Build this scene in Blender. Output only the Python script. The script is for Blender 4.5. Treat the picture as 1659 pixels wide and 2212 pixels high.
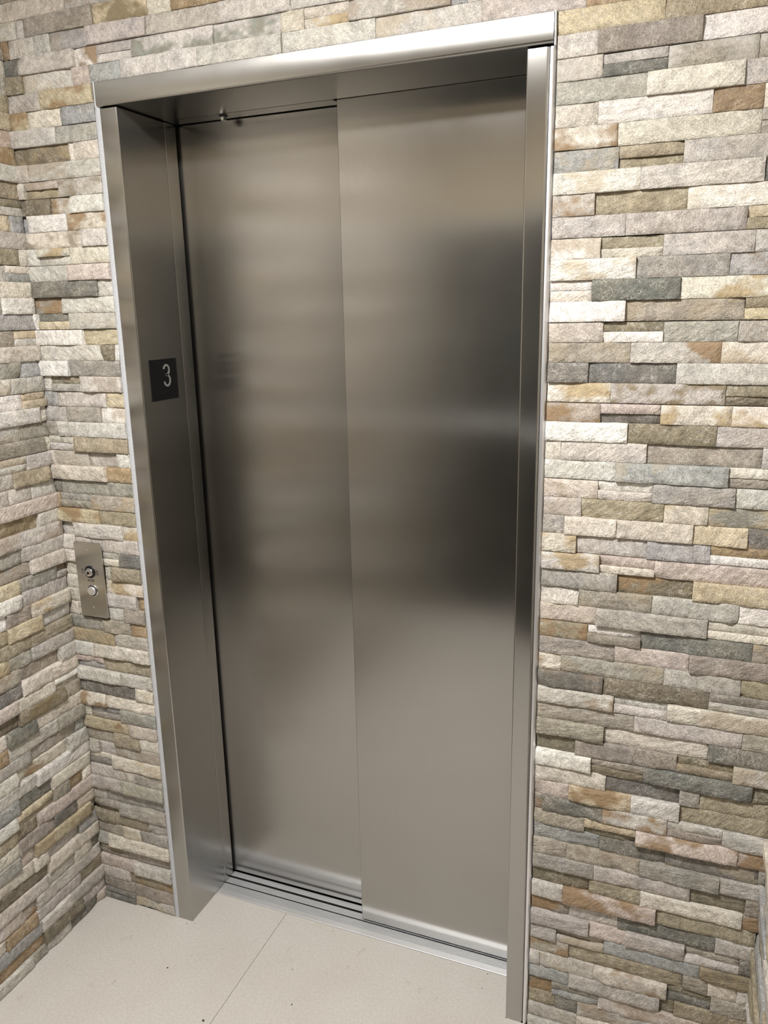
import bpy, bmesh, math, random
from mathutils import Matrix, Vector, noise

for o in list(bpy.data.objects):
    bpy.data.objects.remove(o)
scene = bpy.context.scene
COL = scene.collection

# ------------------------------------------------------------------ camera, world, exposure
cam_data = bpy.data.cameras.new('camera')
cam_data.sensor_fit = 'VERTICAL'
cam_data.sensor_height = 24.0
cam_data.lens = 1706.395 / 2212.0 * 24.0
cam_data.clip_start = 0.01
cam = bpy.data.objects.new('camera', cam_data)
COL.objects.link(cam)
right = Vector((0.92981325, 0.36749857, -0.01980191))
down = Vector((0.07245309, -0.23553586, -0.96916119))
fwd = Vector((-0.36082941, 0.89970421, -0.24563077))
M = Matrix((right, -down, -fwd)).transposed().to_4x4()
M.translation = Vector((1.07730417, -1.55800409, 1.6813029))
cam.matrix_world = M
scene.camera = cam

world = bpy.data.worlds.new('world')
scene.world = world
world.use_nodes = True
world.node_tree.nodes['Background'].inputs[0].default_value = (0, 0, 0, 1)
world.node_tree.nodes['Background'].inputs[1].default_value = 0.0

LAMP_POS = (0.43, -1.25, 2.66)
LAMP_RADIUS = 0.145
LAMP_STRENGTH = 298.0
LAMP_COLOUR = (1.0, 0.985, 0.97)
vs = scene.view_settings
vs.view_transform = 'Standard'
vs.look = 'None'
vs.gamma = 1.0
vs.use_curve_mapping = False
vs.exposure = 0.0
scene.cycles.use_light_tree = False
scene.cycles.max_bounces = 5
scene.cycles.diffuse_bounces = 3
scene.cycles.glossy_bounces = 3

# ------------------------------------------------------------------ room measures (metres)
XL, XR = -0.1634, 0.7454          # clear opening between the jambs
XLO, XRO = -0.2127, 0.7935        # ends of the header
ZH, ZT = 2.134, 2.184             # header bottom and top
XW, XRW = -0.469, 1.268           # left and right stone faces
YB = -2.25                        # back wall
ZC = 2.66                         # ceiling
PITCH, Z0 = 0.0377, 2.183         # stone courses

# ------------------------------------------------------------------ helpers
def lin(c):
    return tuple(((v / 255) / 12.92 if v / 255 <= 0.04045 else (((v / 255) + 0.055) / 1.055) ** 2.4) for v in c)

def make(name, verts, faces, mat=None, parent=None, loc=None, smooth=None):
    me = bpy.data.meshes.new(name)
    me.from_pydata([tuple(v) for v in verts], [], faces)
    bm = bmesh.new(); bm.from_mesh(me)
    bmesh.ops.recalc_face_normals(bm, faces=bm.faces[:])
    bm.to_mesh(me); bm.free()
    if smooth is not None:
        me.polygons.foreach_set('use_smooth', [True] * len(me.polygons))
        me.set_sharp_from_angle(angle=math.radians(smooth))
    if mat: me.materials.append(mat)
    o = bpy.data.objects.new(name, me)
    COL.objects.link(o)
    if parent: o.parent = parent
    if loc: o.location = loc
    me.update()
    return o

class MB:
    """collects solids into one mesh"""
    def __init__(s): s.v = []; s.f = []
    def add(s, v, f):
        n = len(s.v); s.v += [tuple(q) for q in v]; s.f += [tuple(i + n for i in q) for q in f]; return s
    def box(s, x0, x1, y0, y1, z0, z1):
        return s.add([(x0,y0,z0),(x1,y0,z0),(x1,y1,z0),(x0,y1,z0),(x0,y0,z1),(x1,y0,z1),(x1,y1,z1),(x0,y1,z1)],
                     [(0,3,2,1),(4,5,6,7),(0,1,5,4),(1,2,6,5),(2,3,7,6),(3,0,4,7)])
    def extrude(s, poly, a0, a1, axis):
        """poly of (p,q) pairs; axis x: (a,p,q), y: (p,a,q), z: (p,q,a)"""
        n = len(poly); put = {'x': lambda a,p,q:(a,p,q), 'y': lambda a,p,q:(p,a,q), 'z': lambda a,p,q:(p,q,a)}[axis]
        v = [put(a0,*c) for c in poly] + [put(a1,*c) for c in poly]
        f = [tuple(range(n)), tuple(range(2*n-1, n-1, -1))] + [(i,(i+1)%n,(i+1)%n+n,i+n) for i in range(n)]
        return s.add(v, f)
    def lathe(s, prof, centre, axis='y', seg=24, sign=-1):
        """prof of (radius, height along axis*sign)"""
        v = []; f = []; n = len(prof); cx, cy, cz = centre
        for r, h in prof:
            for k in range(seg):
                a = 2*math.pi*k/seg; p, q = r*math.cos(a), r*math.sin(a)
                v.append({'y':(cx+p, cy+sign*h, cz+q), 'z':(cx+p, cy+q, cz+sign*h), 'x':(cx+sign*h, cy+p, cz+q)}[axis])
        for i in range(n-1):
            for k in range(seg):
                f.append((i*seg+k, i*seg+(k+1)%seg, (i+1)*seg+(k+1)%seg, (i+1)*seg+k))
        f.append(tuple(range(seg))); f.append(tuple((n-1)*seg+k for k in range(seg)))
        return s.add(v, f)
    def ribbon(s, path, w, put, t, closed=False):
        """flat raised stroke along a 2D path; put(p,q,h) maps to 3D"""
        n = len(path); L = []; Rr = []
        for i in range(n):
            a = path[i-1] if (i > 0 or closed) else path[i]
            b = path[(i+1) % n] if (i < n-1 or closed) else path[i]
            dx, dy = b[0]-a[0], b[1]-a[1]; d = math.hypot(dx, dy) or 1
            nx, ny = -dy/d, dx/d
            L.append((path[i][0]+nx*w/2, path[i][1]+ny*w/2)); Rr.append((path[i][0]-nx*w/2, path[i][1]-ny*w/2))
        v = []
        for i in range(n): v += [put(*L[i],0), put(*Rr[i],0), put(*L[i],t), put(*Rr[i],t)]
        f = []
        for i in range(n if closed else n-1):
            a, b = 4*i, 4*((i+1) % n)
            f += [(a+2,a+3,b+3,b+2),(a,b,b+1,a+1),(a,a+2,b+2,b),(a+1,b+1,b+3,a+3)]
        if not closed: f += [(0,1,3,2),(4*n-4,4*n-2,4*n-1,4*n-3)]
        return s.add(v, f)
    def build(s, name, mat, parent=None, smooth=None, loc=None):
        return make(name, s.v, s.f, mat, parent, loc, smooth)

def rounded(poly, radii, seg=5):
    """round chosen corners of a polygon; radii: dict index -> r"""
    out = []; n = len(poly)
    for i, c in enumerate(poly):
        r = radii.get(i, 0)
        if not r: out.append(c); continue
        a, b, p = Vector(poly[i-1]), Vector(poly[(i+1) % n]), Vector(c)
        da, db = (a-p).normalized(), (b-p).normalized()
        ang = da.angle(db); t = r/math.tan(ang/2)
        cen = p + (da+db).normalized()*(r/math.sin(ang/2))
        p0, p1 = p+da*t-cen, p+db*t-cen
        for k in range(seg+1):
            q = p0.lerp(p1, k/seg); q = q.normalized()*r
            out.append(tuple(cen+q))
    return out

def empty(name, loc=(0, 0, 0)):
    o = bpy.data.objects.new(name, None); COL.objects.link(o); o.location = loc; o.empty_display_size = 0.05
    return o

def adopt(o, root):
    """parent o to root and keep its place"""
    o.parent = root
    o.matrix_parent_inverse = Matrix.Translation(root.location).inverted()
    return o

def tag(o, label, cat, kind=None, group=None):
    o['label'] = label; o['category'] = cat
    if kind: o['kind'] = kind
    if group: o['group'] = group
    return o

# ------------------------------------------------------------------ materials
def mat_base(name):
    m = bpy.data.materials.new(name); m.use_nodes = True
    nt = m.node_tree; b = nt.nodes['Principled BSDF']
    return m, nt, b

def nd(nt, typ, **kw):
    n = nt.nodes.new(typ)
    for k, v in kw.items(): setattr(n, k, v)
    return n

def nmath(nt, op, a, b=None, c=None, clamp=False):
    n = nt.nodes.new('ShaderNodeMath'); n.operation = op; n.use_clamp = clamp
    for i, x in enumerate((a, b, c)):
        if x is None: continue
        if isinstance(x, (int, float)): n.inputs[i].default_value = x
        else: nt.links.new(x, n.inputs[i])
    return n.outputs[0]

def nvec(nt, op, a, b=None, scale=None):
    n = nt.nodes.new('ShaderNodeVectorMath'); n.operation = op
    for i, x in enumerate((a, b)):
        if x is None: continue
        if isinstance(x, tuple): n.inputs[i].default_value = x
        else: nt.links.new(x, n.inputs[i])
    if scale is not None:
        if isinstance(scale, (int, float)): n.inputs['Scale'].default_value = scale
        else: nt.links.new(scale, n.inputs['Scale'])
    return n.outputs[0]

def nnoise(nt, vec, scale, detail=4, rough=0.55, dist=0.0):
    n = nt.nodes.new('ShaderNodeTexNoise'); n.inputs['Scale'].default_value = scale
    n.inputs['Detail'].default_value = detail; n.inputs['Roughness'].default_value = rough
    n.inputs['Distortion'].default_value = dist
    nt.links.new(vec, n.inputs['Vector'])
    return n.outputs['Fac']

def nrange(nt, x, a, b, c, d):
    n = nt.nodes.new('ShaderNodeMapRange'); n.clamp = True
    nt.links.new(x, n.inputs[0])
    for i, v in enumerate((a, b, c, d)): n.inputs[i+1].default_value = v
    return n.outputs[0]

def nmix(nt, fac, a, b, blend='MIX'):
    n = nt.nodes.new('ShaderNodeMix'); n.data_type = 'RGBA'; n.blend_type = blend; n.clamp_result = False
    def s(sock, x):
        if isinstance(x, (int, float)): sock.default_value = x
        elif isinstance(x, tuple): sock.default_value = (*x[:3], 1)
        else: nt.links.new(x, sock)
    s(n.inputs['Factor'], fac); s(n.inputs['A'], a); s(n.inputs['B'], b)
    return n.outputs['Result']

def stone_material():
    m, nt, b = mat_base('split_face_stone')
    geo = nd(nt, 'ShaderNodeNewGeometry')
    col = nd(nt, 'ShaderNodeAttribute', attribute_name='Col')
    stn = nd(nt, 'ShaderNodeAttribute', attribute_name='Stain')
    off = nd(nt, 'ShaderNodeCombineXYZ')
    nt.links.new(nmath(nt, 'MULTIPLY', col.outputs['Alpha'], 37.0), off.inputs[0])
    nt.links.new(nmath(nt, 'MULTIPLY', col.outputs['Alpha'], 91.0), off.inputs[2])
    pos = nvec(nt, 'ADD', geo.outputs['Position'], off.outputs[0])
    # diagonal streaks left by splitting: coordinates turned in the wall plane, drawn out on one axis
    rot = nd(nt, 'ShaderNodeVectorRotate', rotation_type='AXIS_ANGLE')
    rot.inputs['Axis'].default_value = (0.7, 0.7, 0.0)
    nt.links.new(pos, rot.inputs['Vector'])
    nt.links.new(nmath(nt, 'MULTIPLY', col.outputs['Alpha'], 2.4), rot.inputs['Angle'])
    streak_pos = nvec(nt, 'MULTIPLY', rot.outputs[0], (0.35, 0.35, 1.5))
    n_big = nnoise(nt, pos, 24, 2, 0.6)
    n_mid = nnoise(nt, pos, 80, 3, 0.7)
    n_fine = nnoise(nt, pos, 430, 1, 0.7)
    n_str = nnoise(nt, streak_pos, 95, 2, 0.6)
    n_vein = nnoise(nt, pos, 58, 2, 0.75)
    n_stain = nnoise(nt, nvec(nt, 'MULTIPLY', pos, (0.7, 0.7, 1.0)), 13, 3, 0.65)
    c = col.outputs['Color']
    # ochre bloom inside every stone
    c = nmix(nt, nrange(nt, n_stain, 0.42, 0.62, 0.13, 0.0), c, lin((190, 170, 138)))
    # mottling
    mot = nmath(nt, 'ADD', nmath(nt, 'MULTIPLY', n_mid, 0.62), nmath(nt, 'MULTIPLY', n_big, 0.38))
    val = nrange(nt, mot, 0.34, 0.66, 0.72, 1.22)
    val = nmath(nt, 'MULTIPLY', val, nrange(nt, n_fine, 0.30, 0.70, 0.74, 1.24))
    val = nmath(nt, 'MULTIPLY', val, nrange(nt, n_str, 0.35, 0.65, 0.90, 1.10))
    vv = nd(nt, 'ShaderNodeCombineXYZ')
    for i in range(3): nt.links.new(val, vv.inputs[i])
    c = nmix(nt, 1.0, c, vv.outputs[0], 'MULTIPLY')
    # pale quartz veins
    d = nmath(nt, 'ABSOLUTE', nmath(nt, 'SUBTRACT', n_vein, 0.5))
    vein = nmath(nt, 'MULTIPLY', nrange(nt, d, 0.0, 0.035, 0.40, 0.0), nrange(nt, n_big, 0.42, 0.58, 0.0, 1.0))
    c = nmix(nt, vein, c, lin((222, 218, 208)))
    # iron stain patches
    sm = nmath(nt, 'MULTIPLY', nrange(nt, n_stain, 0.47, 0.56, 0.0, 1.0), stn.outputs['Alpha'])
    sc = nmix(nt, nrange(nt, n_mid, 0.35, 0.65, 0.0, 0.5), stn.outputs['Color'], lin((128, 104, 78)))
    c = nmix(nt, sm, c, sc)
    nt.links.new(c, b.inputs['Base Color'])
    b.inputs['Roughness'].default_value = 0.72
    b.inputs['Specular IOR Level'].default_value = 0.3
    h = nmath(nt, 'ADD', nmath(nt, 'MULTIPLY', n_mid, 0.9), nmath(nt, 'MULTIPLY', n_str, 0.75))
    h = nmath(nt, 'ADD', h, nmath(nt, 'MULTIPLY', n_fine, 0.30))
    bp = nd(nt, 'ShaderNodeBump'); bp.inputs['Strength'].default_value = 0.75; bp.inputs['Distance'].default_value = 0.0050
    nt.links.new(h, bp.inputs['Height']); nt.links.new(bp.outputs[0], b.inputs['Normal'])
    return m

def steel_material(name='brushed_stainless_steel', base=(0.44, 0.43, 0.41), rough=0.215, aniso=0.93):
    m, nt, b = mat_base(name)
    geo = nd(nt, 'ShaderNodeNewGeometry')
    # grain runs up and down, so reflections smear sideways
    tan = nvec(nt, 'NORMALIZE', nvec(nt, 'CROSS_PRODUCT', (0.0, 0.02, 1.0), geo.outputs['True Normal']))
    nt.links.new(tan, b.inputs['Tangent'])
    grain = nnoise(nt, nvec(nt, 'MULTIPLY', geo.outputs['Position'], (1500, 1500, 12)), 1.0, 2, 0.5)
    cloud = nnoise(nt, geo.outputs['Position'], 9, 2, 0.5)
    b.inputs['Metallic'].default_value = 1.0
    b.inputs['Anisotropic'].default_value = aniso
    c = nmix(nt, nrange(nt, grain, 0.3, 0.7, 0.0, 1.0), tuple(v*0.98 for v in base), tuple(v*1.02 for v in base))
    nt.links.new(c, b.inputs['Base Color'])
    nt.links.new(nmath(nt, 'ADD', nrange(nt, cloud, 0.3, 0.7, -0.012, 0.012), rough), b.inputs['Roughness'])
    return m

def plain(name, colour, rough=0.5, metal=0.0, spec=0.5, speck=0.0, scale=60, bump=0.0):
    m, nt, b = mat_base(name)
    geo = nd(nt, 'ShaderNodeNewGeometry')
    n = nnoise(nt, geo.outputs['Position'], scale, 4, 0.6)
    c = nmix(nt, nrange(nt, n, 0.3, 0.7, 0.0, 1.0), tuple(v*(1-speck) for v in colour), tuple(v*(1+speck) for v in colour))
    nt.links.new(c, b.inputs['Base Color'])
    b.inputs['Roughness'].default_value = rough; b.inputs['Metallic'].default_value = metal
    b.inputs['Specular IOR Level'].default_value = spec
    if bump:
        bp = nd(nt, 'ShaderNodeBump'); bp.inputs['Strength'].default_value = bump; bp.inputs['Distance'].default_value = 0.001
        nt.links.new(n, bp.inputs['Height']); nt.links.new(bp.outputs[0], b.inputs['Normal'])
    return m

def floor_material():
    m, nt, b = mat_base('flecked_beige_flooring')
    geo = nd(nt, 'ShaderNodeNewGeometry'); pos = geo.outputs['Position']
    n1 = nnoise(nt, pos, 160, 4, 0.65); n2 = nnoise(nt, pos, 520, 2, 0.5); n3 = nnoise(nt, pos, 5, 3, 0.5)
    n4 = nnoise(nt, nvec(nt, 'MULTIPLY', pos, (1.0, 0.6, 1.0)), 38, 3, 0.6, 0.8)
    base = lin((206, 201, 194))
    c = nmix(nt, nrange(nt, n1, 0.35, 0.65, 0.0, 1.0), tuple(v*0.92 for v in base), tuple(v*1.07 for v in base))
    c = nmix(nt, nrange(nt, n2, 0.58, 0.75, 0.0, 0.45), c, lin((222, 214, 198)))
    c = nmix(nt, nrange(nt, n2, 0.22, 0.38, 0.35, 0.0), c, lin((160, 148, 130)))
    c = nmix(nt, nrange(nt, n4, 0.66, 0.74, 0.0, 0.25), c, lin((150, 140, 126)))
    c = nmix(nt, nrange(nt, n3, 0.4, 0.7, 0.0, 0.18), c, lin((182, 172, 156)))
    nt.links.new(c, b.inputs['Base Color'])
    b.inputs['Roughness'].default_value = 0.42; b.inputs['Specular IOR Level'].default_value = 0.4
    bp = nd(nt, 'ShaderNodeBump'); bp.inputs['Strength'].default_value = 0.08; bp.inputs['Distance'].default_value = 0.001
    nt.links.new(n1, bp.inputs['Height']); nt.links.new(bp.outputs[0], b.inputs['Normal'])
    return m

def emitter(name, colour, strength):
    m, nt, b = mat_base(name)
    b.inputs['Base Color'].default_value = (0.9, 0.9, 0.9, 1)
    b.inputs['Emission Color'].default_value = (*colour, 1); b.inputs['Emission Strength'].default_value = strength
    return m

STONE = stone_material()
STEEL = steel_material()
EDGE = steel_material('steel_edge_highlight', (0.88, 0.88, 0.90), 0.42, 0.0)  # paler copy of the steel, stands for light caught on the rounded edge
ALU = steel_material('satin_aluminium', (0.94, 0.95, 0.97), 0.52, 0.0)
PLATE = steel_material('satin_steel_faceplate', (0.66, 0.64, 0.60), 0.3, 0.85)
CHROME = plain('polished_chrome', (0.82, 0.82, 0.83), 0.12, 1.0)
BLACK = plain('black_plate', (0.0045, 0.0045, 0.005), 0.6, 0, 0.15, 0.1, 300)
BLACKMETAL = plain('black_ring', (0.008, 0.008, 0.010), 0.35, 0, 0.5)
INK = plain('black_engraving', (0.012, 0.011, 0.010), 0.7)
NUMERAL = plain('satin_numeral', (0.62, 0.60, 0.57), 0.35, 0.8)
MORTAR = plain('dark_mortar', lin((70, 66, 60)), 0.9, 0, 0.2, 0.15, 120)
CAULK = plain('white_sealant', lin((196, 198, 202)), 0.5, 0, 0.5, 0.07, 200, 0.25)
FLOOR = floor_material()
SEAM = plain('floor_adhesive', lin((172, 162, 148)), 0.8)
PAINT = plain('beige_wall_paint', lin((158, 146, 126)), 0.7, 0, 0.3, 0.03, 40, 0.05)
CEIL = plain('white_ceiling_paint', lin((228, 226, 220)), 0.85, 0, 0.2, 0.02, 40)
DOORGREY = plain('dark_grey_door_paint', lin((24, 25, 25)), 0.55, 0, 0.4, 0.03, 20)
FRAMEGREY = plain('grey_frame_paint', lin((150, 150, 146)), 0.4, 0, 0.4)
PANE = plain('wired_glass', lin((62, 68, 66)), 0.2, 0, 0.6)
DIRT_AND_SHADE = plain('grit_and_groove_shade', lin((40, 36, 32)), 0.9)

# courses of stone, counted down from the header top: joints in millimetres along the wall and a colour code
# per stone (capital = body colour, small letter = stain, + proud, - set back, a|b two thin strips)
FRONT_ROWS = """
-5: -483 C -277 L -76 P 171 C 354 L 539 W 709 P 1274
-4: -483 L -421 L -396 N+ -201 To -61 C -1 R 168 P 342 L 539 C 694 L 859 W 1274
-3: -483 R -450 P -375 L -327 B -224 P+ -67 P 276 L 402 L 592 C 735 P 891 L 1274
-2: -483 D -423 L+ -265 Wr -203 P|L -108 Lg 253 C 306 C|Ct 401 L+ 605 B 635 L 871 C 1274
-1: -483 K+ -417 L -274 I -227 B -140 L+ 255 L 456 L 663 P 847 R 1006 T 1274
0: 800 T 978 O 1274
0: -483 P -375 Tr+ -223
1: 800 P 870 N+ 1039 W 1274
1: -483 Tr -419 C -320 B -223
2: 800 Cl 880 L|D 987 Nl 1274
2: -483 L+ -339 G -223
3: 800 G 955 C+ 1109 P 1274
3: -483 K- -308 C -294 C -223
4: 800 C 875 W 1063 R 1141 C 1274
4: -483 P+ -432 L -223
5: 800 Cr 910 C 1140 B|N 1274
5: -483 C+ -452 I|O- -351 Pn -223
6: 800 B 914 O|O- 1022 P+ 1274
6: -483 K -382 Pr- -320 W+ -223
7: 800 W+ 953 P+ 1152 D 1274
7: -483 B- -452 W+ -335 Cr -223
8: 800 Pr 876 O- 1033 W 1274
8: -483 Cn -295 L+ -223
9: 800 P 931 P 1131 T|O- 1274
9: -483 L -434 Ct+|L- -338 C -223
10: 800 W+ 890 O-|C 998 P 1274
10: -483 L -349 I+ -223
11: 800 W+ 954 G 1110 B 1274
11: -483 C+ -467 D+ -264 L -223
12: 800 W|C 877 D+ 1032 Ct 1274
12: -483 Nr- -381 L -223
13: 800 W 939 N- 1140 K|T 1274
13: -483 W+ -461 D-|T -362 L -223
14: 800 I 901 K-|W 1008 G 1274
14: -483 W+ -326 T- -223
15: 800 N- 952 Pr 1108 C 1274
15: -483 L -271 K+ -236 W -223
16: 800 D 877 D- 1035 L 1274
16: -483 W+ -379 G -223
17: 800 Ct- 920 Po 1121 O|K- 1274
17: -483 L- -444 O-|G -345 L+ -223
18: 800 Nr 903 I|D- 1012 Ct 1274
18: -483 B -430 P -275 T -223
19: 800 W+ 955 K 1112 P 1274
19: -483 P -399 G+ -293 W -223
20: 800 C 831 P 992 N- 1191 L 1274
20: -483 N -433 L+ -223
21: 800 L 937 B+ 1138 C|N 1274
21: -483 C|L -389 O+ -223
22: 800 C 905 W-|P 1007 G+ 1153 L 1274
22: -483 C+ -454 P -352 L- -260 W -223
23: 800 P 875 O 1030 Ct 1109 G 1274
23: -483 C+ -300 R -223
24: 800 G 844 C+ 944 C+ 1085 T 1180 D 1274
24: -483 D- -453 G- -223
25: 800 Ct+ 868 P- 1003 B 1118 R|W 1274
25: -483 R -461 G-|N -357 N -223
26: 800 Wt+ 915 I|C 1020 I 1274
26: -483 Tr+ -334 O -223
27: 800 G 951 Kr- 1092 T+ 1274
27: -483 L- -421 L+ -265 Ct -223
28: 800 C 877 N 1019 P 1177 W 1274
28: -483 L -425 P -223
29: 800 Ic 913 G+ 1124 C|C 1274
29: -483 C -343 G|C -291 D -223
30: 800 Or 898 W-|N+ 1003 D 1207 N 1274
30: -483 C- -335 C -316 O+ -223
31: 800 N 953 I 1096 N+ 1274
31: -483 C- -343 Ct -223
32: 800 Cr 846 G 1051 P 1193 O 1274
32: -483 C- -348 P+ -245 R- -223
33: 800 D+ 934 K 1138 N|L 1274
33: -483 C- -446 C- -343 L -289 N+ -223
34: 800 Pr+ 957 L-|P 1062 C+ 1274
34: -483 G -364 Nc+ -271 R -223
35: 800 N 1000 P 1205 N 1274
35: -483 O -332 P -223
36: 800 N+ 941 C- 1145 D 1274
36: -483 L+ -404 C+ -223
37: 800 K- 883 N 1088 K-|O 1194 P+ 1274
37: -483 I|B- -379 O- -223
38: 800 W+ 918 N|K 1024 D+ 1233 K- 1274
38: -483 L+ -321 L+ -223
39: 800 C 950 D- 1098 G 1137 O- 1274
39: -483 D -281 C+ -223
40: 800 I 874 Tr+ 1004 L+ 1101 O- 1274
40: -483 Cr+ -384 C -223
41: 800 N- 817 D 947 Lr+ 1079 L|N+ 1186 L+ 1274
41: -483 C -443 B-|N -337 G+ -223
42: 800 N 910 T|K- 1018 Ir+ 1218 Ir 1274
42: -483 Tr -313 I+ -223
43: 800 B- 944 D- 1260 N 1274
43: -483 N- -370 O+ -284 C -223
44: 800 N 874 N 1030 G+ 1189 P 1274
44: -483 P -429 P- -372 P -223
45: 800 G 935 P 1135 K- 1242 N 1274
45: -483 C-|D- -387 C+ -223
46: 800 K- 926 O 1036 C 1239 Nr 1274
46: -483 P -316 G -223
47: 800 P+ 870 Ir+ 1070 O- 1269 N 1274
47: -483 P+ -364 G+ -223
48: 800 Nr- 885 P- 992 D- 1193 L 1274
48: -483 G -424 G- -223
49: 800 P+ 931 I 1010 P+ 1134 N-|L 1243 D 1274
49: -483 N|K- -381 G+ -223
50: 800 G 859 N-|P 965 B 1167 K+ 1274
50: -483 O -282 P -223
51: 800 Nr 888 O- 1135 N 1186 C 1244 L 1274
51: -483 N- -378 C -317 G -223
52: 800 L+ 823 P 947 Cr+ 1105 K-|D- 1195 N 1274
52: -483 G -431 C+ -223
53: 800 B 892 P+ 1092 K- 1122 O 1273 L 1274
53: -483 O-|N- -374 N- -223
54: 800 Kr- 853 N|B 960 P 1201 G 1274
54: -483 I -350 L+ -223
55: 800 O- 862 D- 914 P 1109 O 1274
55: -483 P -371 Or- -223
56: 800 P 914 C+ 1170 N 1274
56: -483 N -359 N -223
57: 800 L+ 948 G 1148 N 1274
57: -483 D|D+ -359 L -223
"""
LEFT_ROWS = """
-5: -1 C
-4: -1 L
-3: -1 P
-2: -1 C
-1: -1 L
0: -1 O
1: -1 T
2: -1 I
3: -1 Tr
4: -1 L+
5: -1 O
6: -1 K|L
7: -1 B -42 T
8: -1 P+
9: -1 C -30 O
10: -1 C|B -74 L
11: -1 C
12: -1 W+ -99 G
13: -1 B
14: -1 T|L -75 N
15: -1 C+
16: -1 B -65 G
17: -1 P+ -103 C
18: -1 T|T+ -78 W
19: -1 C -29 W+
20: -1 N -92 L
21: -1 C -20 N+
22: -1 P+ -87 C|L
23: -1 C- -19 O+ -137 P
24: -1 L -83 P -155 P
25: -1 I+
26: -1 L -74 To-
27: -1 P+
28: -1 P+ -142 G
29: -1 C+ -118 B-
30: -1 D-|G -34 Gg -159 T
31: -1 P -165 W+
32: -1 Ct+ -134 N -214 W
33: -1 L- -106 T+ -216 O
34: -1 O -147 O
35: -1 P -150 G -223 T
36: -1 L+ -62 N- -197 N
37: -1 C+ -95 C+ -198 D
38: -1 W|C- -93 C+ -218 I+
39: -1 N -59 Ko+ -218 K-
40: -1 C -169 D+ -263 C
41: -1 N+ -98 L -264 R
42: -1 B- -35 N- -196 G
43: -1 L+ -73 Cr- -247 C
44: -1 W+ -191 L
45: -1 C+ -145 D- -255 B
46: -1 C -35 R -89 N+ -146 T|O- -269 W+
47: -1 I+ -204 K- -274 O
48: -1 Ic -69 D -155 N -277 C
49: -1 O- -22 T+ -229 I- -279 G+
50: -1 B -71 P- -191 C+ -240 C
51: -1 C+ -196 K-
52: -1 D- -32 C -101 P -200 P
53: -1 P -246 Nr- -294 P
54: -1 O- -89 P -253 R+ -358 C
55: -1 P+ -134 L+ -242 B
56: -1 P -92 K+ -240 R-
57: -1 I -38 D -146 P -235 N -286 L+
"""
GRIT = [(-0.129, -0.164, 0.0025), (0.054, -0.268, 0.0030), (0.471, 0.145, 0.0016), (0.186, -0.052, 0.0015), (0.672, 0.113, 0.0016), (0.670, 0.064, 0.0015), (-0.154, -0.005, 0.0012), (-0.174, -0.013, 0.0015), (-0.168, -0.083, 0.0010), (0.230, 0.104, 0.0012), (0.236, -0.150, 0.0020), (-0.028, -0.057, 0.0012)]
# ------------------------------------------------------------------ the stone cladding
PALETTE = {'W': (234, 230, 223), 'C': (220, 212, 198), 'P': (196, 189, 182), 'L': (205, 201, 193), 'G': (168, 165, 156),
           'B': (163, 164, 164), 'D': (122, 121, 116), 'N': (163, 155, 143), 'O': (162, 151, 127), 'K': (130, 122, 103),
           'T': (203, 188, 158), 'R': (167, 142, 110), 'I': (206, 191, 182)}
STAINS = {'r': (163, 137, 104), 't': (198, 178, 140), 'o': (146, 134, 106), 'c': (214, 205, 189), 'l': (210, 206, 199),
          'p': (190, 181, 176), 'n': (158, 150, 134), 'b': (160, 164, 169), 'g': (146, 151, 141)}
PROUD = {'-': -0.0052, '': 0.0, '+': 0.0050}

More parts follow.
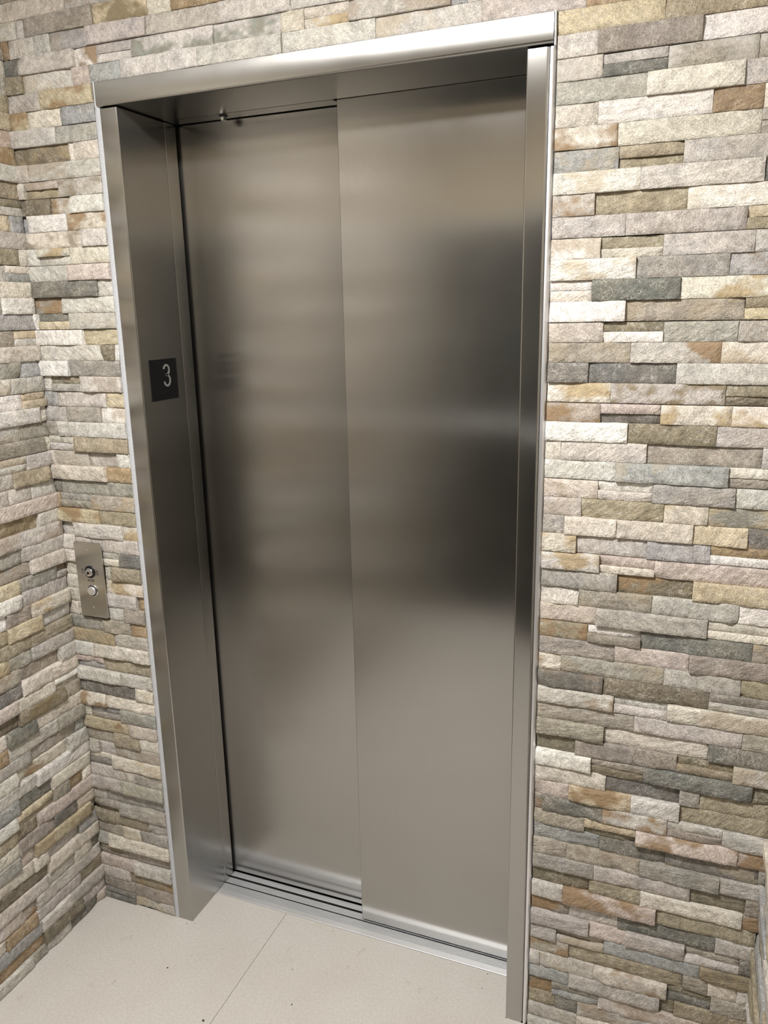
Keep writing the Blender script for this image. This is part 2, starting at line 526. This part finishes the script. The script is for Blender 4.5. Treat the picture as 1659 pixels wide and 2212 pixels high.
def stone_arrays(a0, a1, z0, z1, proud, rng, half):
    """one split-face strip in wall coordinates (along, out, up)"""
    w, h = a1-a0, z1-z0
    nx = max(3, round(w/0.0115)); nz = 3 if half else 5
    c = min(0.0007, w*0.1)
    sd = rng.random()*400
    amp = rng.uniform(0.6, 1.25)*(0.6 if half else 1.0)
    tilt_z = rng.uniform(-0.0018, 0.0018); tilt_a = rng.uniform(-0.0012, 0.0012)
    chips = []
    if rng.random() < 0.45:
        for _ in range(rng.randint(1, 2)):
            chips.append((rng.choice((a0, a1, rng.uniform(a0, a1))), rng.choice((z0, z1)), rng.uniform(0.006, 0.018), rng.uniform(0.002, 0.006)))
    def depth(a, z):
        q = Vector((a*1.0, z*1.6, sd))
        d = proud + amp*(0.0026*noise.noise(q*16) + 0.0020*abs(noise.noise(q*38))*1.4 + 0.0013*noise.noise(q*85))
        d += tilt_z*(2*(z-z0)/h-1) + tilt_a*(2*(a-a0)/w-1)
        for ca, cz, cr, cd in chips:
            r = math.hypot((a-ca)*0.7, z-cz)/cr
            if r < 1: d -= cd*(1-r*r)
        return d
    V = []; idx = {}
    def gz(j):  # denser towards the edges
        t = j/(nz-1); return z0+c + (h-2*c)*t
    for i in range(nx+1):
        for j in range(nz):
            a = a0+c+(w-2*c)*i/nx; z = gz(j)
            if 0 < i < nx: a += rng.uniform(-0.0028, 0.0028)
            if 0 < j < nz-1: z += rng.uniform(-0.002, 0.002)
            idx[i, j] = len(V); V.append((a, depth(a, z), z))
    F = []; S = []
    for i in range(nx):
        for j in range(nz-1):
            F.append((idx[i,j], idx[i+1,j], idx[i+1,j+1], idx[i,j+1])); S.append(True)
    per = [(i, 0) for i in range(nx+1)] + [(nx, j) for j in range(1, nz)] + [(i, nz-1) for i in range(nx-1, -1, -1)] + [(0, j) for j in range(nz-2, 0, -1)]
    outer = []; back = []
    for i, j in per:
        a, d, z = V[idx[i,j]]
        if i == 0: a = a0
        if i == nx: a = a1
        if j == 0: z = z0
        if j == nz-1: z = z1
        e = 0.0006*noise.noise(Vector((a*55, z*55, sd+9)))
        if j == 0: z += max(0, e)
        if j == nz-1: z -= max(0, e)
        if i == 0: a += max(0, e)
        if i == nx: a -= max(0, e)
        outer.append(len(V)); V.append((a, d-c*rng.uniform(0.5, 1.3), z))
        back.append(len(V)); V.append((a, -0.020, z))
    n = len(per)
    for k in range(n):
        k2 = (k+1) % n
        F.append((idx[per[k]], outer[k], outer[k2], idx[per[k2]])); S.append(False)
        F.append((outer[k], back[k], back[k2], outer[k2])); S.append(False)
    return V, F, S

def wall_map(side):
    if side == 'front': return (lambda a, d, z: (a, -d, z)), False
    if side == 'left': return (lambda a, d, z: (XW+d, a, z)), False
    return (lambda a, d, z: (XRW-d, a, z)), True

class StoneWall:
    def __init__(s, side, root, seed):
        s.map, s.flip = wall_map(side); s.root = root; s.rng = random.Random(seed); s.parts = []; s.rest = []
    def stone(s, a0, a1, z0, z1, code, seen=True, half=False, cap=None):
        rng = s.rng
        mark = code[-1] if code[-1] in '+-' else ''
        body = code.rstrip('+-')
        base = list(PALETTE[body[0]]); stain = body[1] if len(body) > 1 else None
        v = rng.uniform(0.94, 1.06); base = [min(255, q*v + rng.uniform(-2, 2)) for q in base]
        lum = sum(base)/3; base = [lum+(q-lum)*0.88 for q in base]
        proud = PROUD[mark] + rng.uniform(-0.0018, 0.0018)
        if cap is not None: proud = min(proud, cap)
        g = 0.00012
        V, F, S = stone_arrays(a0+g, a1-g, z0+g, z1-g, proud, rng, half)
        W = [s.map(*q) for q in V]
        if s.flip: F = [tuple(reversed(f)) for f in F]
        if stain: sc, sa = lin(STAINS[stain]), 0.9
        elif rng.random() < 0.18: sc, sa = lin(STAINS[rng.choice('rtt')]), rng.uniform(0.25, 0.6)
        else: sc, sa = (0, 0, 0), 0.0
        rec = (W, F, S, (*lin(base), rng.random()), (*sc, sa), (a1-a0)*(z1-z0))
        (s.parts if seen else s.rest).append(rec)
    def row(s, k, toks, seen):
        """toks: x code x code x"""
        z1 = Z0-PITCH*k; z0 = max(z1-PITCH, 0.0015)
        if (k-2) % 4 == 0: z1 -= 0.0012
        a = [float(t)/1000 for t in toks[0::2]]; codes = toks[1::2]
        for i, code in enumerate(codes):
            x0, x1 = min(a[i], a[i+1]), max(a[i], a[i+1])
            if x1-x0 < 0.006: continue
            cuts = [x0, x1]
            if x1-x0 > 0.26:
                m = x0 + (x1-x0)*s.rng.uniform(0.42, 0.58); cuts = [x0, m, x1]
            for b0, b1 in zip(cuts[:-1], cuts[1:]):
                see = seen(b0, b1, z0, z1)
                cap = 0.0045 if (s.root.name == 'wall_front' and b0 < -0.33 and b1 > -0.43 and z1 > 0.90 and z0 < 1.12) else None
                if '|' in code:
                    up, lo = code.split('|'); zm = z0+(z1-z0)*s.rng.uniform(0.44, 0.56)
                    s.stone(b0, b1, zm, z1, up, see, True, cap); s.stone(b0, b1, z0, zm, lo, see, True, cap)
                else:
                    s.stone(b0, b1, z0, z1, code, see, False, cap)
    def random_row(s, k, a_from, a_to, seen):
        """fill from a_from to a_to (either direction) with stones of the sizes seen"""
        step = 1 if a_to > a_from else -1; toks = [a_from*1000]; a = a_from
        while (a_to-a)*step > 0.001:
            L = s.rng.choice((0.075, 0.105, 0.14, 0.15, 0.2, 0.2)); 
            if abs(a_to-a) < L+0.04: L = abs(a_to-a)
            code = s.rng.choice('WWCCCPPPLLLGGBNNOOTIKD') + s.rng.choice(('', '', 'r', 't', 'o')[:5] if s.rng.random() < 0.25 else ('',)) + s.rng.choice(('', '', '+', '-'))
            if abs(L-0.105) < 0.02 and s.rng.random() < 0.6: code = s.rng.choice('WCPLNO')+'|'+s.rng.choice('CPLNOKD')+'-'
            a += step*L; toks += [code, a*1000]
        s.row(k, [str(t) for t in toks], seen)
    def finish(s, limit=300):
        s.parts.sort(key=lambda r: -r[5])
        s.rest += s.parts[limit:]; s.parts = s.parts[:limit]
        for W, F, S, c, st, _ in s.parts:
            cen = [sum(q[i] for q in W)/len(W) for i in range(3)]
            o = s.mesh('stone', [tuple(q[i]-cen[i] for i in range(3)) for q in W], F, S, [c]*len(W), [st]*len(W))
            o.location = cen; o.parent = s.root
        if s.rest:
            V, F, S, C, T = [], [], [], [], []
            for W, f, sm, c, st, _ in s.rest:
                n = len(V); V += W; F += [tuple(i+n for i in q) for q in f]; S += sm; C += [c]*len(W); T += [st]*len(W)
            o = s.mesh('stone_remainder', V, F, S, C, T); o.parent = s.root; o['kind'] = 'stuff'
    def mesh(s, name, V, F, S, C, T):
        me = bpy.data.meshes.new(name); me.from_pydata(V, [], F)
        me.polygons.foreach_set('use_smooth', S)
        for nm, data in (('Col', C), ('Stain', T)):
            at = me.attributes.new(nm, 'FLOAT_COLOR', 'POINT')
            at.data.foreach_set('color', [x for q in data for x in q])
        me.materials.append(STONE)
        o = bpy.data.objects.new(name, me); COL.objects.link(o); return o

K_TOP = -12   # courses run up to the ceiling
# front wall: backing around the opening, then the courses
wf = MB().box(XW-0.12, XLO-0.004, 0.016, 0.12, 0, ZC).box(XRO+0.004, XRW+0.12, 0.016, 0.12, 0, ZC).box(XLO-0.004, XRO+0.004, 0.016, 0.12, ZT+0.002, ZC).build('wall_front', MORTAR)
tag(wf, 'front wall clad in courses of split-face stone around the elevator', 'wall', 'structure')
front = StoneWall('front', wf, 11)
rows = {}
for line in FRONT_ROWS.strip().splitlines():
    k, t = line.split(':'); rows.setdefault(int(k), []).append(t.split())
def front_seen(a0, a1, z0, z1):
    # the photograph's upper and right limits on this wall
    zt = 2.375-0.185*(a0+0.469)
    return z0 < zt and a0 < 1.133+(2.152-z1)*0.093
for k in range(K_TOP, 58):
    if k in rows:
        for t in rows[k]: front.row(k, t, front_seen)
    else:
        front.random_row(k, -0.483, 1.274, lambda *q: False)
front.finish()

wl = MB().box(XW-0.12, XW-0.016, YB, 0.016, 0, ZC).build('wall_left', MORTAR)
tag(wl, 'side wall of split-face stone meeting the call panel corner', 'wall', 'structure')
left = StoneWall('left', wl, 23)
lrows = {}
for line in LEFT_ROWS.strip().splitlines():
    k, t = line.split(':'); lrows[int(k)] = t.split()
def left_seen_from(k):
    return -0.022-0.0066*k-0.012 if k >= 0 else -0.03
for k in range(K_TOP, 58):
    lim = left_seen_from(k)
    seen = lambda a0, a1, z0, z1: a1 > lim and k >= -5
    if k in lrows:
        t = lrows[k]; last = float(t[-2])
        end = min(last-left.rng.choice((75, 105, 150, 190)), lim*1000-left.rng.uniform(5, 60))
        if last-end > 215: end = last-210
        left.row(k, t+[str(end)], seen); left.random_row(k, end/1000, YB+0.003, seen)
    else:
        left.random_row(k, -0.001, YB+0.003, lambda *q: False)
left.finish()

YS = -1.05        # the stone on this side stops here; beyond it a painted wall with the added dark door
DY0, DY1, DH = -2.12, -1.16, 2.08
wr = MB().box(XRW+0.016, XRW+0.12, YS, 0.016, 0, ZC).box(XRW, XRW+0.12, DY1+0.05, YS, 0, ZC).box(XRW, XRW+0.12, YB, DY0-0.05, 0, ZC).box(XRW, XRW+0.12, DY0-0.05, DY1+0.05, DH+0.05, ZC).build('wall_right', PAINT)
tag(wr, 'split-face stone side wall seen edge-on beyond the wide stone wall', 'wall', 'structure')
rightw = StoneWall('right', wr, 37)
for k in range(K_TOP, 58):
    rightw.random_row(k, -0.001, YS+0.001, lambda a0, a1, z0, z1: k > 36 and a1 > -0.05-0.006*(k-40))
rightw.finish()
d2 = empty('added_dark_door', (XRW+0.03, (DY0+DY1)/2, 0)); tag(d2, 'unseen dark grey side door, added to darken reflections in the steel', 'door', 'structure')  # unseen door, added so the jamb and rear panel reflect something dark
adopt(MB().box(XRW+0.035, XRW+0.08, DY0, DY1, 0.008, DH).build('door_leaf', DOORGREY), d2)
adopt(MB().box(XRW-0.012, XRW+0.10, DY0-0.05, DY0, 0, DH+0.05).box(XRW-0.012, XRW+0.10, DY1, DY1+0.05, 0, DH+0.05).box(XRW-0.012, XRW+0.10, DY0, DY1, DH, DH+0.05).build('door_frame', FRAMEGREY), d2)
adopt(MB().lathe([(0.026, 0.0), (0.026, 0.008), (0.011, 0.012), (0.011, 0.045), (0.027, 0.055), (0.027, 0.075), (0.018, 0.085)], (XRW+0.035, DY0+0.07, 1.0), 'x', 24).build('door_knob', CHROME, smooth=40), d2)

# ------------------------------------------------------------------ floor, ceiling, back wall
SEAMX = 0.0742
fl = MB().box(XW-0.1, XRW+0.1, YB-0.1, 0.0, -0.06, -0.004).box(XL-0.02, XR+0.02, 0.0, 0.1222, -0.06, -0.004).build('floor', SEAM)
tag(fl, 'beige flecked floor in front of the elevator', 'floor', 'structure')
def sheet(x0, x1, xa, xb):
    p = [(x0, YB), (x1, YB), (x1, 0.0), (xb, 0.0), (xb, 0.1216), (xa, 0.1216), (xa, 0.0), (x0, 0.0)]
    q = []
    for c in p:
        if not q or (abs(c[0]-q[-1][0]) > 1e-6 or abs(c[1]-q[-1][1]) > 1e-6): q.append(c)
    return MB().extrude(q, -0.004, 0.0, 'z')
sheet(XW-0.02, SEAMX-0.0006, XL, SEAMX-0.0006).build('floor_sheet', FLOOR, fl)
sheet(SEAMX+0.0006, XRW+0.02, SEAMX+0.0006, XR).build('floor_sheet', FLOOR, fl)

ce = MB().box(XW-0.12, XRW+0.12, YB-0.12, 0.12, ZC, ZC+0.1).build('ceiling', CEIL)
tag(ce, 'white painted ceiling over the landing', 'ceiling', 'structure')
DX0, DX1, DZ = -0.40, 1.20, 2.08
wb = MB().box(XW-0.12, DX0-0.05, YB-0.12, YB, 0, ZC).box(DX1+0.05, XRW+0.12, YB-0.12, YB, 0, ZC).box(DX0-0.05, DX1+0.05, YB-0.12, YB, DZ+0.05, ZC).build('wall_back', PAINT)
tag(wb, 'beige painted wall facing the elevator', 'wall', 'structure')
d1 = empty('door_1', ((DX0+DX1)/2, YB-0.03, 0)); tag(d1, 'dark grey exit door facing the elevator, second leaf added to darken reflections', 'door', 'structure')
for x0, x1, wx in ((DX0, 0.397, 0.12), (0.403, DX1, 0.46)):  # second leaf is added to widen the dark area the steel reflects
    w1 = wx+0.22; y0, y1 = YB-0.08, YB-0.035
    lf = MB().box(x0, wx, y0, y1, 0.008, DZ).box(w1, x1, y0, y1, 0.008, DZ).box(wx, w1, y0, y1, 0.008, 1.33).box(wx, w1, y0, y1, 1.72, DZ).build('door_leaf', DOORGREY); adopt(lf, d1)
    MB().box(wx, w1, YB-0.065, YB-0.055, 1.33, 1.72).build('pane', PANE, lf)
    MB().extrude(rounded([(YB-0.035, 1.06), (YB+0.03, 1.065), (YB+0.03, 1.115), (YB-0.035, 1.12)], {1: 0.012, 2: 0.012}), x0+0.06, x1-0.06, 'x').build('push_bar', ALU, lf, smooth=40)
adopt(MB().box(DX0-0.05, DX0, YB-0.1, YB+0.012, 0, DZ+0.05).box(DX1, DX1+0.05, YB-0.1, YB+0.012, 0, DZ+0.05).box(DX0, DX1, YB-0.1, YB+0.012, DZ, DZ+0.05).build('door_frame', FRAMEGREY), d1)

# ------------------------------------------------------------------ elevator door frame
fr = empty('elevator_door_surround', ((XL+XR)/2, 0, 0))
tag(fr, 'brushed stainless steel frame surrounding the elevator doors', 'door frame', 'thing')
# header with its soffit, one folded sheet
hp = [(-0.006, ZH), (0.1692, ZH), (0.1692, ZH+0.018), (0.02, ZH+0.018), (0.02, ZT), (-0.006, ZT)]
hd = MB().extrude(rounded(hp, {0: 0.006, 1: 0.0012, 5: 0.0012}, 6), XLO, XRO, 'x').build('header', STEEL, smooth=40); adopt(hd, fr)
# soffit strip behind the header, cut off where the front leaf runs
ss = MB().extrude([(XL, 0.1712), (0.2815, 0.1712), (0.2885, 0.2150), (XL, 0.2150)], ZH, ZH+0.018, 'z').build('soffit_strip', STEEL, smooth=40); adopt(ss, fr)
ZJ = 2.1305
def jamb(sgn, xo, xi):
    p = [(xo, 0.0), (xi, 0.0), (xi, 0.1692), (xi-sgn*0.022, 0.1692), (xi-sgn*0.022, 0.03), (xo, 0.03)]
    o = MB().extrude(rounded(p, {0: 0.007, 1: 0.0032, 2: 0.0010}, 8), 0.0, ZJ, 'z').build('jamb', STEEL, smooth=40); adopt(o, fr)
    s = [(xi, 0.1706), (xi, 0.2150), (xi-sgn*0.02, 0.2150), (xi-sgn*0.02, 0.1706)]
    o = MB().extrude(rounded(s, {0: 0.0012, 1: 0.0008}, 4), 0.0, ZJ+0.002, 'z').build('jamb_strip', STEEL, smooth=40); adopt(o, fr)
jamb(1, XLO, XL); jamb(-1, XRO-0.0062, XR)
# folded edge, its highlight put in as paler steel, along the wide wall side, in front of the header's end
p = [(XRO-0.0060, 0.020), (XRO-0.0060, 0.0004), (XRO+0.0040, 0.0004), (XRO+0.0040, 0.020)]
o = MB().extrude(rounded(p, {1: 0.0012, 2: 0.0070}, 8), 0.0, ZJ, 'z').build('outer_edge', EDGE, smooth=40); adopt(o, fr)
p = [(XRO+0.0008, 0.018), (XRO+0.0008, -0.0040), (XRO+0.0045, -0.0040), (XRO+0.0045, 0.018)]
o = MB().extrude(rounded(p, {1: 0.0012, 2: 0.0022}, 6), ZJ, ZT+0.001, 'z').build('outer_edge', EDGE, smooth=40); adopt(o, fr)
# sealant bead between stone and frame on the call panel side; its overlap on the jamb corner stands for a pale reflection
V = []; F = []; n = 240
for i in range(n+1):
    z = 2.186*i/n
    xa = -0.2225+0.0010*noise.noise(Vector((z*30, 1, 0)))+0.0006*noise.noise(Vector((z*130, 5, 0))); xb = -0.2092 if z < ZH else XLO-0.0004
    xb += 0.0007*noise.noise(Vector((z*90, 8, 0))) if z < ZH else 0
    b = 0.0015+0.0012*noise.noise(Vector((z*60, 3, 0)))
    V += [(xa, 0.012, z), (xa, 0.001-b*0.3, z), ((xa+xb)/2-0.001, -0.0008-b, z), (xb, 0.0012, z), (xb, 0.012, z)]
    if i:
        a = 5*(i-1); c = 5*i
        F += [(a+j, a+j+1, c+j+1, c+j) for j in range(4)]
bead = make('sealant_bead', V, F, CAULK, None, None, 60); adopt(bead, fr)

# ------------------------------------------------------------------ sliding doors
dr = empty('elevator_sliding_doors', ((XL+XR)/2, 0.2, 0))
tag(dr, 'closed two-panel sliding elevator doors of brushed stainless steel', 'elevator doors', 'thing')
XM = 0.2905
def leaf(x0, x1, y0, lab):
    p = [(x0, y0), (x1, y0), (x1, y0+0.035), (x0, y0+0.035)]
    o = MB().extrude(rounded(p, {0: 0.0018, 1: 0.0018}, 5), 0.0075, 2.165, 'z').build('door_panel', STEEL, smooth=40)
    o['label'] = lab; return adopt(o, dr)
leaf(XM, 0.80, 0.1728, 'front sliding panel of brushed steel')
leaf(-0.205, 0.345, 0.2235, 'rear sliding panel of brushed steel')

# ------------------------------------------------------------------ ribbed sill
prof = [(0.1226, -0.03), (0.1226, 0.0012), (0.1232, 0.0018), (0.1420, 0.0020)]
y = 0.1420
def ribs(y, y1, n):
    out = []; w = (y1-y)/n
    for i in range(n):
        a = y+i*w
        out += [(a+w*0.12, -0.0008), (a+w*0.38, -0.0008), (a+w*0.48, 0.0022), (a+w*0.98, 0.0022)]
    return out
prof += ribs(0.1420, 0.1672, 6)
prof += [(0.1672, -0.026), (0.1708, -0.026), (0.1710, 0.0022)]
prof += ribs(0.1712, 0.1935, 5)
prof += [(0.1936, -0.026), (0.2012, -0.026), (0.2014, 0.0022)]
prof += ribs(0.2016, 0.2215, 4)
prof += [(0.2222, -0.026), (0.2600, -0.026), (0.2604, 0.0022), (0.29, 0.0022), (0.29, -0.03)]
sill = MB().extrude(prof, XL+0.0006, XR-0.0006, 'x').build('door_sill', ALU, smooth=25)
sill.data.materials.append(DIRT_AND_SHADE)          # grime and the shade of the guide grooves, both put in as dark colour
for f in sill.data.polygons:
    if len(f.vertices) == 4 and f.center.z < -0.005 and f.center.y > 0.13: f.material_index = 1

tag(sill, 'ribbed aluminium sill with guide grooves under the elevator doors', 'door sill', 'thing')

# ------------------------------------------------------------------ floor number plate
np_ = empty('floor_number_plate', (XL, 0.0853, 1.479))
tag(np_, 'square black plate with a raised 3 on the steel jamb', 'number plate')
def jput(p, q, h): return (XL+0.0022+h, 0.0940+p, 1.5390+q)
o = MB().extrude([(0.0332, 1.4790), (0.1372, 1.4790), (0.1372, 1.5790), (0.0332, 1.5790)], XL+0.0001, XL+0.0022, 'x').build('plate', BLACK); adopt(o, np_)
up = [(0.0105*math.cos(math.radians(a)), 0.0130+0.0118*math.sin(math.radians(a))) for a in range(168, -66, -9)]
lo = [(0.0120*math.cos(math.radians(a)), -0.0125+0.0132*math.sin(math.radians(a))) for a in range(66, -172, -9)]
up += [(0.0005, 0.0012), (-0.0035, 0.0010)]; lo = [(-0.0035, 0.0006), (0.0010, 0.0008)] + lo
o = MB().ribbon(up, 0.0050, jput, 0.0013).ribbon(lo, 0.0050, jput, 0.0013).build('numeral', NUMERAL); adopt(o, np_)

# ------------------------------------------------------------------ bolt under the soffit
bt = empty('soffit_bolt', (-0.008, 0.188, ZH-0.012)); tag(bt, 'small chrome bolt head hanging under the header soffit', 'bolt')
o = MB().lathe([(0.0102, 0.0), (0.0102, 0.0015), (0.0085, 0.0032)], (-0.008, 0.188, ZH), 'z', 24).build('washer', BLACKMETAL, smooth=40); adopt(o, bt)
o = MB().lathe([(0.0072, 0.003), (0.0072, 0.0095), (0.0050, 0.0122), (0.0015, 0.0128)], (-0.008, 0.188, ZH), 'z', 6).build('hex_head', CHROME); adopt(o, bt)

# ------------------------------------------------------------------ call panel
PX, PZ, PY = -0.3765, 1.0125, -0.0135
cp = empty('call_panel', (PX, PY, PZ-0.104)); tag(cp, 'steel call panel with key switch and push button on the stone wall', 'call panel')
w2, h2 = 0.0440, 0.1035
pl = rounded([(PX-w2, PZ-h2), (PX+w2, PZ-h2), (PX+w2, PZ+h2), (PX-w2, PZ+h2)], {0: 0.006, 1: 0.006, 2: 0.006, 3: 0.006}, 5)
o = MB().extrude(pl, PY, PY+0.0025, 'y').build('faceplate', PLATE); adopt(o, cp)
o = MB().box(PX-w2+0.010, PX+w2-0.010, PY+0.0025, 0.016, PZ-h2+0.01, PZ+h2-0.01).build('back_box', MORTAR); adopt(o, cp)
for z in (1.0945, 0.9365):
    o = MB().lathe([(0.0028, 0.0), (0.0026, 0.0006), (0.0014, 0.0011)], (PX-0.001, PY, z), 'y', 12).build('screw', CHROME, smooth=40); adopt(o, cp)
KZ, BZ = 1.0350, 0.9835
ks = MB().lathe([(0.0168, 0.0), (0.0168, 0.0016), (0.0160, 0.0022), (0.0118, 0.0022)], (PX, PY, KZ), 'y', 32).build('key_switch', BLACKMETAL, smooth=40); adopt(ks, cp)
cyl = MB().lathe([(0.0112, 0.0018), (0.0112, 0.0050), (0.0100, 0.0068), (0.0060, 0.0072)], (PX, PY, KZ), 'y', 28).build('lock_cylinder', CHROME, smooth=40)
cyl.parent = ks
slot = MB().lathe([(0.0042, 0.0070), (0.0042, 0.0078), (0.0036, 0.0080)], (PX-0.001, PY, KZ-0.001), 'y', 20).box(PX-0.0022, PX+0.0002, PY-0.0084, PY-0.0078, KZ-0.0045, KZ+0.0025).build('key_slot', BLACKMETAL)
slot.parent = ks
pb = MB().lathe([(0.0172, 0.0), (0.0172, 0.0012), (0.0160, 0.0020), (0.0148, 0.0020), (0.0146, 0.0004)], (PX+0.0015, PY, BZ), 'y', 32).build('push_button', CHROME, smooth=40); adopt(pb, cp)
cap = MB().lathe([(0.0120, 0.0002), (0.0120, 0.0052), (0.0112, 0.0062), (0.0040, 0.0065)], (PX+0.0015, PY, BZ), 'y', 32).build('button_cap', ALU, smooth=40); cap.parent = pb
rim = MB().lathe([(0.0150, 0.0004), (0.0150, 0.0022), (0.0121, 0.0022)], (PX+0.0015, PY, BZ), 'y', 32).build('button_gap', BLACKMETAL); rim.parent = pb
def pput(cx, cz): return lambda p, q, h: (cx+p, PY-h, cz+q)
arrow = [(0, 0.0066), (0.0034, 0.0024), (0.0017, 0.0024), (0.0017, -0.0062), (-0.0017, -0.0062), (-0.0017, 0.0024), (-0.0034, 0.0024)]
def dense(path):
    out = []
    for i in range(len(path)):
        a, b = path[i], path[(i+1) % len(path)]
        out += [(a[0]+(b[0]-a[0])*t, a[1]+(b[1]-a[1])*t) for t in (0.0, 0.12, 0.5, 0.88)]
    return out
o = MB().ribbon(dense(arrow), 0.0011, pput(PX-0.0245, KZ+0.0005), 0.0002, True).build('up_arrow', INK); adopt(o, cp)
o = MB().ribbon(dense([(p, -q) for p, q in arrow]), 0.0011, pput(PX+0.0235, KZ-0.0005), 0.0002, True).build('down_arrow', INK); adopt(o, cp)
cu = bpy.data.curves.new('lettering', 'FONT'); cu.body = 'ACC\u00c8S'; cu.size = 0.0082; cu.align_x = 'CENTER'; cu.extrude = 0.0001; cu.space_character = 1.05; cu.offset = 0.00018
tmp = bpy.data.objects.new('lettering_source', cu); COL.objects.link(tmp)
bpy.context.view_layer.update()
dg = bpy.context.evaluated_depsgraph_get()
tm = bpy.data.meshes.new_from_object(tmp.evaluated_get(dg))
bpy.data.objects.remove(tmp)
tm.materials.clear(); tm.materials.append(INK)
tm.transform(Matrix.Translation((PX, PY-0.00012, 1.0085)) @ Matrix.Rotation(math.pi/2, 4, 'X') @ Matrix.Diagonal((0.82, 1, 1, 1)))
lt = bpy.data.objects.new('lettering', tm); COL.objects.link(lt); adopt(lt, cp)

# ------------------------------------------------------------------ ceiling lamp
lx, ly, lz = LAMP_POS
cl = empty('ceiling_light', (lx, ly, lz)); tag(cl, 'round white flush ceiling light over the landing', 'ceiling light')
o = MB().lathe([(LAMP_RADIUS+0.03, 0.0), (LAMP_RADIUS+0.03, 0.03), (LAMP_RADIUS+0.012, 0.042), (LAMP_RADIUS+0.001, 0.042), (LAMP_RADIUS+0.001, 0.020)], (lx, ly, lz), 'z', 48).build('housing', CEIL, smooth=40); adopt(o, cl)
o = MB().lathe([(LAMP_RADIUS, 0.022), (LAMP_RADIUS, 0.043), (LAMP_RADIUS*0.9, 0.047), (0.01, 0.050)], (lx, ly, lz), 'z', 48).build('diffuser', emitter('lamp_diffuser', LAMP_COLOUR, LAMP_STRENGTH), smooth=40); adopt(o, cl)

# ------------------------------------------------------------------ grit on the floor
rng = random.Random(5); g = MB()
def crumb(x, y, r):
    q = [(x+r*rng.uniform(0.5, 1.3)*math.cos(a), y+r*rng.uniform(0.4, 1.0)*math.sin(a)) for a in [i*math.pi/3+rng.uniform(-.3, .3) for i in range(6)]]
    g.extrude(q, 0.0001, r*0.7, 'z')
for x, y, r in GRIT: crumb(x, y, r)
gr = g.build('floor_grit', DIRT_AND_SHADE); tag(gr, 'dark crumbs of grit scattered on the beige floor', 'grit', 'stuff')
